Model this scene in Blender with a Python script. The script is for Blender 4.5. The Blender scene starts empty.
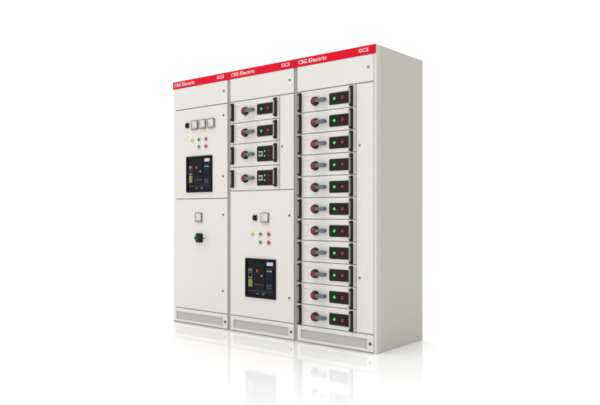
import bpy, bmesh, math
from mathutils import Vector, Matrix

# ------------------------------------------------------------------ camera
scene = bpy.context.scene
COL = scene.collection
cam_d = bpy.data.cameras.new("camera")
cam = bpy.data.objects.new("camera", cam_d)
COL.objects.link(cam)
cam.location = (4.72341, -3.91424, 1.01071)
cam.rotation_euler = (math.pi / 2, 0, 0.686674)
cam_d.sensor_width = 36.0
cam_d.lens = 36.0 * 652.376 / 600.0
cam_d.shift_y = 9.162 / 600.0
cam_d.clip_start = 0.05
cam_d.clip_end = 2000
scene.camera = cam

# ------------------------------------------------------------------ studio light
TOP = 1.72           # extra zenith brightness added to the world to whiten the floor
KEY = 0.32          # soft key from the upper front left
RIGHT = 0.40        # world level on the unseen right, lowered to darken the cabinet side
DOME = 1.07
world = bpy.data.worlds.new("World")
scene.world = world
world.use_nodes = True
wn, wl = world.node_tree.nodes, world.node_tree.links
wn.clear()
w_out = wn.new("ShaderNodeOutputWorld")
w_bg = wn.new("ShaderNodeBackground")
w_tc = wn.new("ShaderNodeTexCoord")
w_sep = wn.new("ShaderNodeSeparateXYZ")
w_mr = wn.new("ShaderNodeMapRange")
w_mr.interpolation_type = 'SMOOTHSTEP'
w_mr.inputs['From Min'].default_value = 0.02
w_mr.inputs['From Max'].default_value = 0.55
w_mr.inputs['To Min'].default_value = DOME
w_mr.inputs['To Max'].default_value = RIGHT
w_dot = wn.new("ShaderNodeVectorMath")
w_dot.operation = 'DOT_PRODUCT'
w_dot.inputs[1].default_value = Vector((-0.25, -0.62, 0.74)).normalized()
w_k = wn.new("ShaderNodeMapRange")
w_k.interpolation_type = 'SMOOTHSTEP'
w_k.inputs['From Min'].default_value = 0.55
w_k.inputs['From Max'].default_value = 1.0
w_k.inputs['To Min'].default_value = 0.0
w_k.inputs['To Max'].default_value = KEY
w_add = wn.new("ShaderNodeMath")
w_add.operation = 'ADD'
wl.new(w_tc.outputs['Generated'], w_sep.inputs[0])
wl.new(w_sep.outputs['X'], w_mr.inputs['Value'])
wl.new(w_tc.outputs['Generated'], w_dot.inputs[0])
wl.new(w_dot.outputs['Value'], w_k.inputs['Value'])
wl.new(w_mr.outputs['Result'], w_add.inputs[0])
wl.new(w_k.outputs['Result'], w_add.inputs[1])
# broad bright zenith added to the world, out of view
w_z = wn.new("ShaderNodeMapRange")
w_z.interpolation_type = 'SMOOTHSTEP'
w_z.inputs['From Min'].default_value = 0.72
w_z.inputs['From Max'].default_value = 0.92
w_z.inputs['To Min'].default_value = 0.0
w_z.inputs['To Max'].default_value = TOP
w_add2 = wn.new("ShaderNodeMath")
w_add2.operation = 'ADD'
wl.new(w_sep.outputs['Z'], w_z.inputs['Value'])
wl.new(w_add.outputs[0], w_add2.inputs[0])
wl.new(w_z.outputs['Result'], w_add2.inputs[1])
wl.new(w_add2.outputs[0], w_bg.inputs['Strength'])
w_bg.inputs['Color'].default_value = (1, 1, 1, 1)
wl.new(w_bg.outputs[0], w_out.inputs['Surface'])

scene.view_settings.view_transform = 'Standard'
scene.view_settings.look = 'None'
scene.view_settings.exposure = 0.0
scene.view_settings.gamma = 1.0
scene.view_settings.use_curve_mapping = False


# ------------------------------------------------------------------ materials
def material(name, color, rough=0.4, metal=0.0, spec=0.5, peel=0.0, peel_scale=500,
             coat=0.0, emit=None, emit_s=0.0, vary=0.0):
    m = bpy.data.materials.new(name)
    m.use_nodes = True
    nt = m.node_tree
    b = nt.nodes['Principled BSDF']
    b.inputs['Base Color'].default_value = (*color, 1)
    b.inputs['Roughness'].default_value = rough
    b.inputs['Metallic'].default_value = metal
    b.inputs['Specular IOR Level'].default_value = spec
    b.inputs['Coat Weight'].default_value = coat
    if emit:
        b.inputs['Emission Color'].default_value = (*emit, 1)
        b.inputs['Emission Strength'].default_value = emit_s
    tc = nt.nodes.new('ShaderNodeTexCoord')
    if peel:
        n = nt.nodes.new('ShaderNodeTexNoise')
        n.inputs['Scale'].default_value = peel_scale
        n.inputs['Detail'].default_value = 2
        nt.links.new(tc.outputs['Object'], n.inputs['Vector'])
        bp = nt.nodes.new('ShaderNodeBump')
        bp.inputs['Strength'].default_value = peel
        bp.inputs['Distance'].default_value = 0.001
        nt.links.new(n.outputs['Fac'], bp.inputs['Height'])
        nt.links.new(bp.outputs['Normal'], b.inputs['Normal'])
    if vary:
        n2 = nt.nodes.new('ShaderNodeTexNoise')
        n2.inputs['Scale'].default_value = 2.3
        n2.inputs['Detail'].default_value = 5
        nt.links.new(tc.outputs['Object'], n2.inputs['Vector'])
        mr = nt.nodes.new('ShaderNodeMapRange')
        mr.inputs['To Min'].default_value = rough - vary
        mr.inputs['To Max'].default_value = rough + vary
        nt.links.new(n2.outputs['Fac'], mr.inputs['Value'])
        nt.links.new(mr.outputs['Result'], b.inputs['Roughness'])
        mx = nt.nodes.new('ShaderNodeMix')
        mx.data_type = 'RGBA'
        mx.inputs['A'].default_value = (*[c * 0.975 for c in color], 1)
        mx.inputs['B'].default_value = (*[min(1, c * 1.02) for c in color], 1)
        nt.links.new(n2.outputs['Fac'], mx.inputs['Factor'])
        nt.links.new(mx.outputs['Result'], b.inputs['Base Color'])
    return m


M = {
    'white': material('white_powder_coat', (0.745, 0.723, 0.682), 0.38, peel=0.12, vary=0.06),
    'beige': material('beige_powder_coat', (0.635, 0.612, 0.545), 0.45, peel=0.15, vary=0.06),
    'post': material('light_beige_post', (0.70, 0.68, 0.62), 0.42, peel=0.12),
    'grey': material('grey_steel_strip', (0.36, 0.355, 0.335), 0.45, peel=0.1),
    'dark': material('dark_recess', (0.09, 0.088, 0.083), 0.6),
    'red': material('red_header_enamel', (0.72, 0.004, 0.021), 0.45, spec=0.08, peel=0.06),
    'lettering': material('white_lettering', (0.80, 0.70, 0.70), 0.5),
    'black': material('black_plastic', (0.012, 0.012, 0.012), 0.45, spec=0.2, peel=0.1, peel_scale=700),
    'panel': material('black_panel_film', (0.016, 0.016, 0.014), 0.5, spec=0.12),
    'alu': material('grey_handle_cover', (0.26, 0.255, 0.245), 0.36, spec=0.4, peel=0.08),
    'lever': material('slate_grey_lever', (0.105, 0.135, 0.143), 0.42),
    'knob': material('crimson_knob', (0.27, 0.022, 0.04), 0.5, spec=0.2),
    'lock': material('lock_metal', (0.20, 0.20, 0.19), 0.35, metal=0.6),
    'bezel': material('meter_bezel_grey', (0.20, 0.20, 0.19), 0.4),
    'bezel2': material('bright_lock_ring', (0.45, 0.44, 0.42), 0.35, metal=0.3),
    'face': material('meter_face', (0.72, 0.715, 0.69), 0.5),
    'facegrey': material('meter_lower_cover', (0.42, 0.42, 0.40), 0.45),
    'ink': material('ink', (0.06, 0.06, 0.06), 0.6),
    'paleink': material('pale_grey_print', (0.50, 0.50, 0.48), 0.6),
    'green': material('lit_green_lens', (0.03, 0.30, 0.05), 0.4, spec=0.15, emit=(0.06, 0.75, 0.10), emit_s=0.24),
    'redlens': material('lit_red_lens', (0.30, 0.012, 0.016), 0.4, spec=0.15, emit=(0.8, 0.02, 0.03), emit_s=0.12),
    'core_g': material('green_lens_centre', (0.32, 0.65, 0.28), 0.3, emit=(0.30, 1.0, 0.26), emit_s=0.24),
    'core_r': material('red_lens_centre', (0.40, 0.03, 0.035), 0.4, spec=0.15, emit=(0.9, 0.12, 0.12), emit_s=0.06),
    'dgreen': material('dark_green_lens', (0.02, 0.13, 0.04), 0.25),
    'dred': material('dark_red_lens', (0.28, 0.012, 0.015), 0.25),
    'yellow': material('yellow_lens', (0.66, 0.62, 0.16), 0.3),
    'ring_g': material('pale_green_ring', (0.42, 0.66, 0.38), 0.4),
    'ring_r': material('pale_red_ring', (0.74, 0.33, 0.29), 0.4),
    'ring_y': material('pale_yellow_ring', (0.70, 0.70, 0.32), 0.4),
    'isogreen': material('green_isolator_knob', (0.008, 0.105, 0.03), 0.4, spec=0.2),
    'brk': material('breaker_housing', (0.005, 0.006, 0.008), 0.45, spec=0.08),
    'brk2': material('breaker_cover', (0.008, 0.008, 0.011), 0.4, spec=0.10),
    'unit': material('breaker_trip_unit', (0.007, 0.016, 0.025), 0.35, spec=0.12),
    'plate': material('white_plate', (0.58, 0.60, 0.66), 0.5),
    'mid': material('mid_grey_plastic', (0.12, 0.12, 0.12), 0.45),
    'lime': material('lime_label', (0.20, 0.215, 0.04), 0.5),
    'btn': material('red_push_button', (0.40, 0.025, 0.03), 0.35),
    'btnw': material('pale_push_button', (0.34, 0.26, 0.26), 0.35),
}


def grille_material():
    m = material('perforated_grille', (0.60, 0.59, 0.56), 0.45)
    nt = m.node_tree
    b = nt.nodes['Principled BSDF']
    tc = nt.nodes.new('ShaderNodeTexCoord')
    sx = nt.nodes.new('ShaderNodeSeparateXYZ')
    nt.links.new(tc.outputs['Object'], sx.inputs[0])

    def mth(op, a, bb=None):
        n = nt.nodes.new('ShaderNodeMath')
        n.operation = op
        for i, v in enumerate((a, bb)):
            if v is None:
                continue
            if isinstance(v, (int, float)):
                n.inputs[i].default_value = v
            else:
                nt.links.new(v, n.inputs[i])
        return n.outputs[0]
    px, pz = 0.0150, 0.0088
    row = mth('DIVIDE', sx.outputs['Z'], pz)
    odd = mth('MODULO', mth('FLOOR', row), 2.0)
    fx = mth('FRACT', mth('ADD', mth('DIVIDE', sx.outputs['X'], px), mth('MULTIPLY', odd, 0.5)))
    fz = mth('FRACT', row)
    dx = mth('ABSOLUTE', mth('SUBTRACT', fx, 0.5))
    dz = mth('ABSOLUTE', mth('SUBTRACT', fz, 0.5))
    hole = mth('MULTIPLY', mth('LESS_THAN', dx, 0.36), mth('LESS_THAN', dz, 0.27))
    mx = nt.nodes.new('ShaderNodeMix')
    mx.data_type = 'RGBA'
    mx.inputs['A'].default_value = (0.55, 0.54, 0.51, 1)
    mx.inputs['B'].default_value = (0.40, 0.39, 0.365, 1)
    nt.links.new(hole, mx.inputs['Factor'])
    nt.links.new(mx.outputs['Result'], b.inputs['Base Color'])
    return m


M['grille'] = grille_material()


# ------------------------------------------------------------------ mesh helpers
class MB:
    """collects shapes of several materials into one mesh"""

    def __init__(self):
        self.bm = bmesh.new()
        self.mats = []

    def _mi(self, m):
        if m not in self.mats:
            self.mats.append(m)
        return self.mats.index(m)

    def _merge(self, tmp, m, smooth=False):
        mi = self._mi(m)
        vm = {}
        for v in tmp.verts:
            vm[v] = self.bm.verts.new(v.co)
        for f in tmp.faces:
            nf = self.bm.faces.new([vm[v] for v in f.verts])
            nf.material_index = mi
            nf.smooth = smooth
        tmp.free()

    def box(self, x0, x1, y0, y1, z0, z1, m, bev=0.0015, seg=2):
        t = bmesh.new()
        bmesh.ops.create_cube(t, size=1.0)
        for v in t.verts:
            v.co = Vector((x0 + (v.co.x + .5) * (x1 - x0), y0 + (v.co.y + .5) * (y1 - y0), z0 + (v.co.z + .5) * (z1 - z0)))
        if bev:
            bev = min(bev, 0.45 * min(x1 - x0, y1 - y0, z1 - z0))
            bmesh.ops.bevel(t, geom=t.edges[:], offset=bev, segments=seg, affect='EDGES', profile=0.5)
        self._merge(t, m)
        return self

    def prism(self, pts, axis, a0, a1, m, bev=0.0, seg=2):
        """pts: outline in the two other axes; axis 'x' -> pts are (y,z), axis 'y' -> pts are (x,z)"""
        t = bmesh.new()

        def co(p, a):
            return (a, p[0], p[1]) if axis == 'x' else (p[0], a, p[1])
        va = [t.verts.new(co(p, a0)) for p in pts]
        vb = [t.verts.new(co(p, a1)) for p in pts]
        t.faces.new(va)
        t.faces.new(vb[::-1])
        n = len(pts)
        for i in range(n):
            t.faces.new((va[i], vb[i], vb[(i + 1) % n], va[(i + 1) % n]))
        bmesh.ops.recalc_face_normals(t, faces=t.faces[:])
        if bev:
            bmesh.ops.bevel(t, geom=t.edges[:], offset=bev, segments=seg, affect='EDGES', profile=0.5)
        self._merge(t, m)
        return self

    def lathe(self, cx, cz, prof, m, n=32, smooth=True):
        """prof: list of (radius, y); turned about the axis along y through (cx, cz)"""
        t = bmesh.new()
        rings = []
        for r, y in prof:
            if r < 1e-6:
                rings.append([t.verts.new((cx, y, cz))])
            else:
                rings.append([t.verts.new((cx + r * math.cos(2 * math.pi * k / n), y, cz + r * math.sin(2 * math.pi * k / n))) for k in range(n)])
        for a, b in zip(rings, rings[1:]):
            for k in range(n):
                k2 = (k + 1) % n
                if len(a) == 1 and len(b) == 1:
                    continue
                if len(a) == 1:
                    t.faces.new((a[0], b[k], b[k2]))
                elif len(b) == 1:
                    t.faces.new((a[k], b[0], a[k2]))
                else:
                    t.faces.new((a[k], b[k], b[k2], a[k2]))
        bmesh.ops.recalc_face_normals(t, faces=t.faces[:])
        self._merge(t, m, smooth)
        return self

    def frame(self, x0, x1, z0, z1, hx0, hx1, hz0, hz1, y0, y1, m, bev=0.0012):
        t = bmesh.new()

        def ring(xa, xb, za, zb, y):
            return [t.verts.new(p) for p in ((xa, y, za), (xb, y, za), (xb, y, zb), (xa, y, zb))]
        of, inf = ring(x0, x1, z0, z1, y0), ring(hx0, hx1, hz0, hz1, y0)
        ob, inb = ring(x0, x1, z0, z1, y1), ring(hx0, hx1, hz0, hz1, y1)
        for i in range(4):
            j = (i + 1) % 4
            t.faces.new((of[i], of[j], inf[j], inf[i]))
            t.faces.new((ob[i], inb[i], inb[j], ob[j]))
            t.faces.new((of[i], ob[i], ob[j], of[j]))
            t.faces.new((inf[i], inf[j], inb[j], inb[i]))
        bmesh.ops.recalc_face_normals(t, faces=t.faces[:])
        if bev:
            ed = [e for e in t.edges if abs(e.calc_face_angle(0)) > 0.5]
            bmesh.ops.bevel(t, geom=ed, offset=bev, segments=2, affect='EDGES', profile=0.5)
        self._merge(t, m)
        return self

    def mesh(self, name):
        me = bpy.data.meshes.new(name)
        self.bm.to_mesh(me)
        self.bm.free()
        for m in self.mats:
            me.materials.append(M[m])
        return me


def link(name, me, parent=None, loc=(0, 0, 0)):
    o = bpy.data.objects.new(name, me)
    COL.objects.link(o)
    o.location = loc
    if parent:
        o.parent = parent
    return o


def rounded(x0, x1, z0, z1, r, n=5):
    pts = []
    for cx, cz, a in ((x1 - r, z1 - r, 0), (x0 + r, z1 - r, 90), (x0 + r, z0 + r, 180), (x1 - r, z0 + r, 270)):
        for k in range(n + 1):
            t = math.radians(a + 90 * k / n)
            pts.append((cx + r * math.cos(t), cz + r * math.sin(t)))
    return pts


def text_mesh(name, body, width, cap, mat, offset=0.0):
    cu = bpy.data.curves.new(name, 'FONT')
    cu.body = body
    cu.size = 0.05
    cu.offset = offset
    cu.extrude = 0.0005
    cu.space_character = 1.07
    o = bpy.data.objects.new(name, cu)
    COL.objects.link(o)
    dg = bpy.context.evaluated_depsgraph_get()
    me = bpy.data.meshes.new_from_object(o.evaluated_get(dg))
    bpy.data.objects.remove(o)
    xs = [v.co.x for v in me.vertices]
    ys = [v.co.y for v in me.vertices]
    x0, x1, y0, y1 = min(xs), max(xs), min(ys), max(ys)
    for v in me.vertices:
        c = v.co.copy()
        v.co = ((c.x - x0) / (x1 - x0) * width, -c.z, (c.y - y0) / (y1 - y0) * cap)
    me.materials.clear()
    me.materials.append(M[mat])
    me.name = name
    return me


# ------------------------------------------------------------------ the setting
def floor_material():
    m = bpy.data.materials.new('polished_white_floor')
    m.use_nodes = True
    b = m.node_tree.nodes['Principled BSDF']
    b.inputs['Base Color'].default_value = (0.83, 0.83, 0.83, 1)
    b.inputs['IOR'].default_value = 1.50
    b.inputs['Roughness'].default_value = 0.065
    return m


bm = bmesh.new()
bmesh.ops.create_circle(bm, cap_ends=True, radius=400, segments=96)
me = bpy.data.meshes.new('floor')
bm.to_mesh(me)
bm.free()
me.materials.append(floor_material())
fl = link('floor', me)
fl['kind'] = 'structure'

# ------------------------------------------------------------------ cabinet dimensions (metres)
W, D, H = 0.7378, 0.673, 2.2
Z_HEAD, Z_TOP, Z_PLINTH = 2.137, 1.9375, 0.1345
DX0, DX1 = 0.0115, 0.7135        # door edges
DRX = 0.560                      # right edge of the drawers
G = 0.0025                       # half a seam between drawers
GD = 0.0034                      # half a seam between doors
GROUP = 'switchgear cabinets standing in one row'


def cabinet(index, label):
    r = bpy.data.objects.new('switchgear_cabinet', None)
    COL.objects.link(r)
    r.location = (index * W, 0, 0)
    r.empty_display_size = 0.2
    r['label'] = label
    r['category'] = 'electrical cabinet'
    r['group'] = GROUP
    return r


# shared meshes -----------------------------------------------------
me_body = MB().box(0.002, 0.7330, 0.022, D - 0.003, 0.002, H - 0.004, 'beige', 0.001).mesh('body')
me_post = MB().box(0.7150, W - 0.0006, 0.0035, 0.062, 0.0, H - 0.001, 'post', 0.0025).mesh('corner_post')
me_strip = MB().box(0.7155, W - 0.0006, 0.0085, 0.062, 0.0, Z_HEAD - 0.001, 'grey', 0.0015).mesh('joining_strip')
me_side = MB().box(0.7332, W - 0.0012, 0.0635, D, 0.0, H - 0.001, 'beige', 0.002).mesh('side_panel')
me_rail = MB().box(0.003, 0.7145, 0.006, 0.0215, 0.0, 0.0095, 'grey', 0.001).mesh('base_rail')
me_head = MB().box(0.0006, W - 0.0006, -0.003, 0.0205, Z_HEAD, H, 'red', 0.0015).mesh('header')
me_head_end = MB().box(0.0006, 0.7315, -0.003, 0.0205, Z_HEAD, H, 'red', 0.0015).mesh('header')
me_name = text_mesh('lettering', 'CSG', 0.087, 0.0325, 'lettering', 0.00125)
me_word = text_mesh('lettering', 'Electric', 0.172, 0.0325, 'lettering', 0.0011)
me_type = text_mesh('lettering', 'GCS', 0.086, 0.0285, 'lettering', 0.0012)
me_toppanel = MB().box(DX0, DX1, 0.0, 0.020, Z_TOP + 0.0045, Z_HEAD - 0.002, 'white', 0.0022).mesh('top_panel')
GX0, GX1, GZ0, GZ1 = 0.048, 0.660, 0.030, 0.1005
me_plinth = MB().frame(DX0, DX1, 0.0105, Z_PLINTH - GD, GX0, GX1, GZ0, GZ1, 0.0, 0.020, 'white').mesh('plinth_panel')
me_grille = MB().box(GX0 - 0.004, GX1 + 0.004, 0.0202, 0.0215, GZ0 - 0.004, GZ1 + 0.004, 'grille', 0).mesh('vent_grille')
me_grille2 = MB().box(GX0 + 0.0005, GX1 - 0.0005, 0.0075, 0.0095, GZ0 + 0.0005, GZ1 - 0.0005, 'grille', 0).mesh('vent_grille')

# quarter-turn lock: ring, barrel, slot
def lock_mesh(k, ring='lock', barrel='mid'):
    b = MB().lathe(0, 0, [(0.0125 * k, 0.001), (0.0125 * k, -0.0025), (0.0115 * k, -0.0035), (0.0095 * k, -0.0035)], ring, 24)
    b.lathe(0, 0, [(0.0095 * k, -0.0034), (0.0092 * k, -0.0055), (0.0080 * k, -0.0062), (0.0, -0.0062)], barrel, 24)
    return b.box(-0.0014, 0.0014, -0.0070, -0.0055, -0.006 * k, 0.006 * k, 'ink', 0).mesh('door_lock')


me_lock, me_lock_s, me_lock_p = lock_mesh(1.0), lock_mesh(0.76), lock_mesh(0.80, 'bezel2', 'bezel')

# pull handle: black bracket with chamfered ends and a grey cover
hh = 0.0750
prof = [(0.001, -hh), (-0.014, -hh), (-0.027, -hh + 0.010), (-0.028, -hh + 0.018), (-0.028, hh - 0.018), (-0.027, hh - 0.010), (-0.014, hh), (0.001, hh)]
me_handle = (MB().prism(prof, 'x', -0.0105, 0.0105, 'black', 0.0012)
             .box(-0.0088, 0.0072, -0.0305, -0.0262, -hh + 0.018, hh - 0.018, 'alu', 0.0012)).mesh('pull_handle')

# rotary switch: round collar, crimson drum, grip ridge; its lever apart
me_knob = (MB().lathe(0, 0, [(0.0350, 0.001), (0.0350, -0.006), (0.0325, -0.009), (0.030, -0.009)], 'black', 40)
           .lathe(0, 0, [(0.0305, -0.0085), (0.0300, -0.024), (0.0280, -0.0270), (0.0215, -0.0270)], 'black', 40)
           .lathe(0, 0, [(0.0216, -0.0267), (0.0210, -0.0295), (0.0190, -0.0320), (0.0, -0.0330)], 'knob', 40)
           .box(-0.017, 0.017, -0.0365, -0.0315, -0.0045, 0.0045, 'knob', 0.0015)).mesh('rotary_knob')
lev = [(0.020, -0.0125), (0.098, -0.0150), (0.112, -0.0095), (0.113, 0.010), (0.105, 0.0160), (0.028, 0.0140), (0.020, 0.010)]
me_lever = MB().prism(lev, 'y', -0.038, -0.016, 'lever', 0.002).mesh('switch_lever')


def lens_mesh(name, r, ring, body, core=None, h=0.006):
    b = MB().lathe(0, 0, [(r * 1.28, 0.001), (r * 1.28, -0.002), (r * 1.15, -0.003), (r, -0.003)], ring, 28)
    b.lathe(0, 0, [(r, -0.0025), (r * 0.97, -h * 0.7), (r * 0.7, -h), (r * 0.5, -h * 1.08)] + ([] if core else [(0, -h * 1.12)]), body, 28)
    if core:
        b.lathe(0, 0, [(r * 0.5, -h * 1.08), (r * 0.3, -h * 1.12), (0, -h * 1.15)], core, 28)
    return b.mesh(name)


me_gl = lens_mesh('green_lamp', 0.0128, 'panel', 'green', 'core_g')
me_rl = lens_mesh('red_lamp', 0.0135, 'panel', 'redlens', 'core_r')
me_gl_s = lens_mesh('green_lamp', 0.0085, 'panel', 'green', 'core_g')
me_rl_s = lens_mesh('red_lamp', 0.0085, 'panel', 'redlens', 'core_r')
me_ind = MB().prism(rounded(0.325, 0.5035, -0.0435, 0.0435, 0.007), 'y', -0.005, 0.001, 'panel', 0.001).mesh('indicator_panel')
me_ind_t = MB().prism(rounded(0.325, 0.5035, -0.0615, 0.0615, 0.007), 'y', -0.005, 0.001, 'panel', 0.001).mesh('indicator_panel')
me_sel_s = (MB().box(-0.021, 0.021, -0.008, -0.0045, -0.021, 0.021, 'plate', 0.001)
            .lathe(0, 0, [(0.0125, -0.0075), (0.0120, -0.014), (0.010, -0.0155), (0, -0.0155)], 'black', 24)
            .box(-0.0025, 0.0025, -0.018, -0.015, -0.011, 0.011, 'black', 0.0006)).mesh('selector_switch')
b = MB()
for k in range(3):
    b.box(0.082 + k * 0.018, 0.094 + k * 0.018, -0.0006, 0.0008, 0.043, 0.050, 'paleink', 0)
me_mark = b.mesh('printed_mark')


def drawer_mesh(z0, z1):
    h = (z1 - z0) / 2 - G
    return (MB().box(DX0 + 0.001, DRX, 0.0, 0.020, -h, h, 'white', 0.0022)
            .box(0.03, 0.53, 0.0195, 0.0218, -h + .01, h - .01, 'dark', 0)).mesh('drawer')


def drawer(cab, me_dr, zc, tall, dz=0.0):
    d = link('drawer', me_dr, cab, (0, 0, zc))
    link('pull_handle', me_handle, d, (0.0445, 0, 0.001 + 0.8 * dz))
    link('pull_handle', me_handle, d, (0.5285, 0, 0.001 + 0.8 * dz))
    k = link('rotary_knob', me_knob, d, (0.192, 0, dz))
    link('switch_lever', me_lever, d, (0.194, 0, dz))
    link('printed_mark', me_mark, d, (0, 0, 2.0 * dz))
    if tall:
        link('indicator_panel', me_ind_t, d)
        link('selector_switch', me_sel_s, d, (0.368, 0, 0))
        for z in (0.0195, -0.0195):
            link('green_lamp', me_gl_s, d, (0.4155, -0.004, z))
            link('red_lamp', me_rl_s, d, (0.4595, -0.004, z))
    else:
        link('indicator_panel', me_ind, d, (0, 0, dz))
        link('green_lamp', me_gl, d, (0.3745, -0.004, dz))
        link('red_lamp', me_rl, d, (0.4485, -0.004, dz))
    return d


# analogue panel meter -----------------------------------------------
def meter_meshes():
    s = 0.041
    base = MB().frame(-s, s, -s, s, -s + .0055, s - .0055, -s + .0055, s - .0055, -0.014, 0.001, 'bezel', 0.0015).mesh('panel_meter')
    face = MB().box(-s + .0052, s - .0052, -0.011, -0.002, -s + .0052, s - .0052, 'face', 0)
    face.box(-s + .0065, s - .0065, -0.0130, -0.0108, -s + .0065, -s + 0.020, 'facegrey', 0.001)
    n = 10
    for k in range(n + 1):                                  # scale ticks along the arc
        a = math.radians(145 - 110 * k / n)
        r0, r1 = 0.036, 0.041
        cx, cz = 0.0, -0.020
        x0, z0, x1, z1 = cx + r0 * math.cos(a), cz + r0 * math.sin(a), cx + r1 * math.cos(a), cz + r1 * math.sin(a)
        dx, dz = -math.sin(a) * .0006, math.cos(a) * .0006
        face.prism([(x0 - dx, z0 - dz), (x1 - dx, z1 - dz), (x1 + dx, z1 + dz), (x0 + dx, z0 + dz)], 'y', -0.0116, -0.0108, 'ink')
    fm = face.mesh('meter_dial')
    a = math.radians(138)
    p0, p1 = Vector((0, -0.018)), Vector((0.036 * math.cos(a), -0.018 + 0.036 * math.sin(a)))
    nrm = Vector((-(p1 - p0).y, (p1 - p0).x)).normalized() * 0.0008
    nd = MB().prism([tuple(p0 - nrm), tuple(p1 - nrm), tuple(p1 + nrm), tuple(p0 + nrm)], 'y', -0.0128, -0.0120, 'ink').mesh('needle')
    return base, fm, nd


me_meter, me_dial, me_needle = meter_meshes()


def meter(cab, x, z):
    m = link('panel_meter', me_meter, cab, (x, 0, z))
    link('meter_dial', me_dial, m)
    link('needle', me_needle, m)


me_sel_b = (MB().box(-0.026, 0.026, -0.004, 0.001, -0.026, 0.026, 'paleink', 0.001)
            .box(-0.0215, 0.0215, -0.010, -0.0038, -0.0215, 0.0215, 'black', 0.0015)).mesh('selector_switch')
me_sel_k = (MB().lathe(0, 0, [(0.0165, -0.0095), (0.016, -0.018), (0.014, -0.020), (0, -0.020)], 'black', 28)
            .box(-0.0035, 0.0035, -0.025, -0.019, -0.0155, 0.0155, 'black', 0.001)).mesh('selector_knob')


def selector(cab, x, z):
    s = link('selector_switch', me_sel_b, cab, (x, 0, z))
    link('selector_knob', me_sel_k, s)


me_pl = {}
for key, ring, body in (('g', 'ring_g', 'dgreen'), ('r', 'ring_r', 'dred'), ('y', 'ring_y', 'yellow')):
    bz = MB().lathe(0, 0, [(0.0205, 0.001), (0.0205, -0.003), (0.019, -0.0045), (0.0125, -0.0045)], ring, 32).mesh('indicator_lamp')
    ln = MB().lathe(0, 0, [(0.0128 if key != 'y' else 0.0175, -0.004), (0.0122 if key != 'y' else 0.0165, -0.0075), (0.009, -0.0095), (0, -0.0105)], body, 32)
    if key == 'y':
        ln.box(-0.0025, 0.0025, -0.0112, -0.009, -0.007, 0.007, 'mid', 0)
    me_pl[key] = (bz, ln.mesh('lamp_lens'))


def pilot_lamps(cab, x0, z0, z1):
    for key, dx, z in (('y', 0, z0), ('g', 0.0895, z0), ('r', 0.179, z0), ('g', 0.0895, z1), ('r', 0.179, z1)):
        o = link('indicator_lamp', me_pl[key][0], cab, (x0 + dx, 0, z))
        link('lamp_lens', me_pl[key][1], o)


# air circuit breaker -------------------------------------------------
def breaker_meshes():
    w, h = 0.333, 0.320
    X = lambda f: -w / 2 + f * w
    Z = lambda f: h / 2 - f * h

    def bx(b, x0, x1, z0, z1, y0, y1, m, bev=0.0008):
        return b.box(X(x0), X(x1), y0, y1, Z(z1), Z(z0), m, bev)
    R = {}
    R['circuit_breaker'] = MB().frame(-w / 2, w / 2, -h / 2, h / 2, X(.055), X(.945), Z(.95), Z(.05), -0.012, 0.001, 'brk', 0.002).mesh('circuit_breaker')
    b = MB()
    bx(b, .05, .95, .045, .955, -0.003, 0.0008, 'brk2', 0)
    bx(b, .30, .655, .16, .80, -0.0085, -0.002, 'brk2', 0.0015)
    bx(b, .33, .63, .655, .668, -0.0093, -0.008, 'mid', 0)
    bx(b, .07, .93, .825, .832, -0.0045, -0.002, 'mid', 0)
    bx(b, .37, .44, .875, .915, -0.006, -0.002, 'mid', 0.001)
    bx(b, .55, .66, .87, .89, -0.005, -0.002, 'mid', 0.001)
    bx(b, .57, .63, .90, .925, -0.005, -0.002, 'mid', 0.001)
    R['front_cover'] = b.mesh('front_cover')
    b = MB()
    bx(b, .695, .925, .21, .81, -0.0105, -0.002, 'unit', 0.0015)
    bx(b, .725, .895, .41, .60, -0.0112, -0.010, 'brk2', 0.0005)
    for i in range(3):
        bx(b, .735 + i * .055, .765 + i * .055, .65, .675, -0.012, -0.010, 'mid', 0.0005)
        bx(b, .735 + i * .055, .765 + i * .055, .71, .735, -0.012, -0.010, 'mid', 0.0005)
    for x0, x1 in ((.725, .765), (.775, .82), (.83, .895)):
        bx(b, x0, x1, .285, .312, -0.0112, -0.010, 'facegrey', 0)
    R['trip_unit'] = b.mesh('trip_unit')
    b = MB()
    bx(b, .715, .915, .075, .165, -0.007, -0.002, 'plate', 0.0006)
    R['name_plate'] = b.mesh('name_plate')
    b = MB()
    bx(b, .095, .235, .26, .52, -0.008, -0.002, 'mid', 0.001)
    bx(b, .115, .215, .33, .47, -0.0088, -0.007, 'brk', 0.0004)
    bx(b, .135, .195, .355, .375, -0.0094, -0.008, 'mid', 0)
    R['status_window'] = b.mesh('status_window')
    b = MB()
    bx(b, .095, .235, .535, .73, -0.006, -0.002, 'lime', 0.0006)
    R['warning_label'] = b.mesh('warning_label')
    R['red'] = MB().lathe(X(.41), Z(.31), [(0.0135, -0.008), (0.0135, -0.010), (0.0105, -0.0112), (0.0100, -0.0135), (0.0, -0.0145)], 'btn', 28).mesh('push_button')
    R['pale'] = MB().lathe(X(.565), Z(.43), [(0.0100, -0.008), (0.0100, -0.010), (0.0082, -0.0112), (0.0078, -0.0135), (0.0, -0.0145)], 'btnw', 28).mesh('push_button')
    return R


BR = breaker_meshes()


def breaker(cab, x, z):
    o = link('circuit_breaker', BR['circuit_breaker'], cab, (x, 0, z))
    for k in ('front_cover', 'trip_unit', 'name_plate', 'status_window', 'warning_label'):
        link(k, BR[k], o)
    for k in ('red', 'pale'):
        p = link('push_button', BR[k], o)
        p['label'] = 'red push button' if k == 'red' else 'pale push button'


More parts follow.
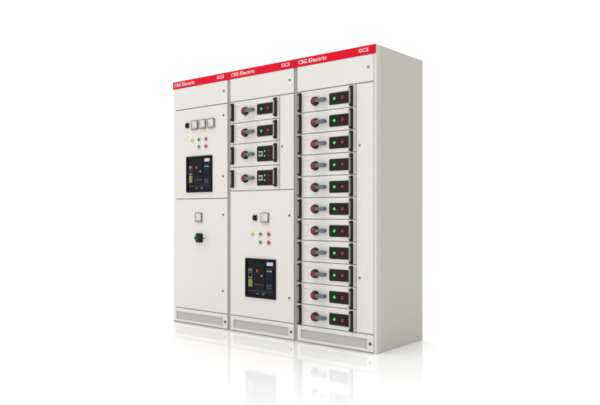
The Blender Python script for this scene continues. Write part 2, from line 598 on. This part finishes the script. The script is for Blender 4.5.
def door(cab, x0, x1, z0, z1, locks, name='door', lock=None):
    """sheet-steel door between two seams, with its quarter-turn locks"""
    m = MB().box(x0, x1, 0.0, 0.020, z0 + GD, z1 - GD, 'white', 0.0022).mesh(name)
    d = link(name, m, cab)
    for lx, lz in locks:
        link('door_lock', lock or me_lock_s, d, (lx, 0, lz))
    return d


def shell(cab, end=False):
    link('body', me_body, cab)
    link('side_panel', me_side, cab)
    if end:
        link('corner_post', me_post, cab)
    else:
        link('joining_strip', me_strip, cab)
    link('base_rail', me_rail, cab)
    h = link('header', me_head_end if end else me_head, cab)
    link('lettering', me_name, h, (0.024, -0.0034, Z_HEAD + 0.0155))
    link('lettering', me_word, h, (0.128, -0.0034, Z_HEAD + 0.0155))
    link('lettering', me_type, h, (0.588, -0.0034, Z_HEAD + 0.0185))
    t = link('top_panel', me_toppanel, cab)
    link('door_lock', me_lock_p, t, (0.672, 0, 2.045))
    p = link('plinth_panel', me_plinth, cab)
    link('vent_grille', me_grille2, p)
    link('door_lock', me_lock, p, (0.686, 0, 0.068))


# ------------------------------------------------------------------ cabinet with the incoming breaker
a = cabinet(0, 'pale grey switchgear cabinet without drawers, three meters in a row and a green isolator knob')
shell(a)
door(a, DX0, DX1, 1.126, Z_TOP, [(0.666, 1.838), (0.662, 1.314)])
door(a, DX0, DX1, Z_PLINTH, 1.126, [(0.662, 0.984), (0.658, 0.330)])
selector(a, 0.203, 1.787)
for x in (0.302, 0.407, 0.5155):
    meter(a, x, 1.783)
pilot_lamps(a, 0.267, 1.650, 1.587)
breaker(a, 0.360, 1.344)
meter(a, 0.355, 0.960)
iso = (MB().box(-0.041, 0.041, -0.012, 0.001, -0.040, 0.040, 'black', 0.003)
       .lathe(0, 0, [(0.030, -0.0115), (0.030, -0.030), (0.027, -0.033), (0, -0.033)], 'black', 36)).mesh('isolator_switch')
iso_o = link('isolator_switch', iso, a, (0.362, 0, 0.778))
knb = (MB().lathe(0, 0, [(0.019, -0.0325), (0.018, -0.044), (0.015, -0.047), (0.008, -0.047)], 'isogreen', 36)
       .lathe(0, 0, [(0.0082, -0.0468), (0, -0.0475)], 'black', 24)
       .prism([(-0.030, 0.0), (-0.006, 0.016), (-0.006, -0.016)], 'y', -0.046, -0.035, 'isogreen', 0.002)).mesh('isolator_knob')
link('isolator_knob', knb, iso_o)
hnd = (MB().box(0.018, 0.112, -0.043, -0.035, -0.0055, 0.0055, 'black', 0.002)
       .box(0.1115, 0.128, -0.0445, -0.0335, -0.007, 0.007, 'paleink', 0.002)).mesh('switch_handle')
link('switch_handle', hnd, iso_o)

# ------------------------------------------------------------------ cabinet with four drawers over a breaker
b2 = cabinet(1, 'pale grey switchgear cabinet with four drawers above a black circuit breaker door')
shell(b2)
Z2 = [Z_TOP, 1.757, 1.579, 1.3855, 1.186]
for k in range(4):
    dm = drawer_mesh(Z2[k + 1], Z2[k])
    drawer(b2, dm, (Z2[k] + Z2[k + 1]) / 2, k > 1)
door(b2, DRX + 0.0080, DX1, 1.186, Z_TOP, [(0.595, 1.530)], 'cable_door', me_lock_p)
door(b2, DX0, DX1, Z_PLINTH, 1.186, [(0.669, 0.982), (0.669, 0.332)])
selector(b2, 0.302, 0.960)
meter(b2, 0.412, 0.960)
pilot_lamps(b2, 0.272, 0.828, 0.761)
breaker(b2, 0.362, 0.466)

# ------------------------------------------------------------------ cabinet with eleven drawers
c3 = cabinet(2, 'pale grey switchgear cabinet filled with eleven stacked drawers, its beige side exposed')
shell(c3, True)
step = (Z_TOP - Z_PLINTH) / 11
dm = drawer_mesh(0, step)
for k in range(11):
    drawer(c3, dm, Z_TOP - (k + .5) * step, False, -0.005)
door(c3, DRX + 0.0080, DX1, Z_PLINTH, Z_TOP, [(0.595, 1.491), (0.595, 0.533)], 'cable_door', me_lock_p)
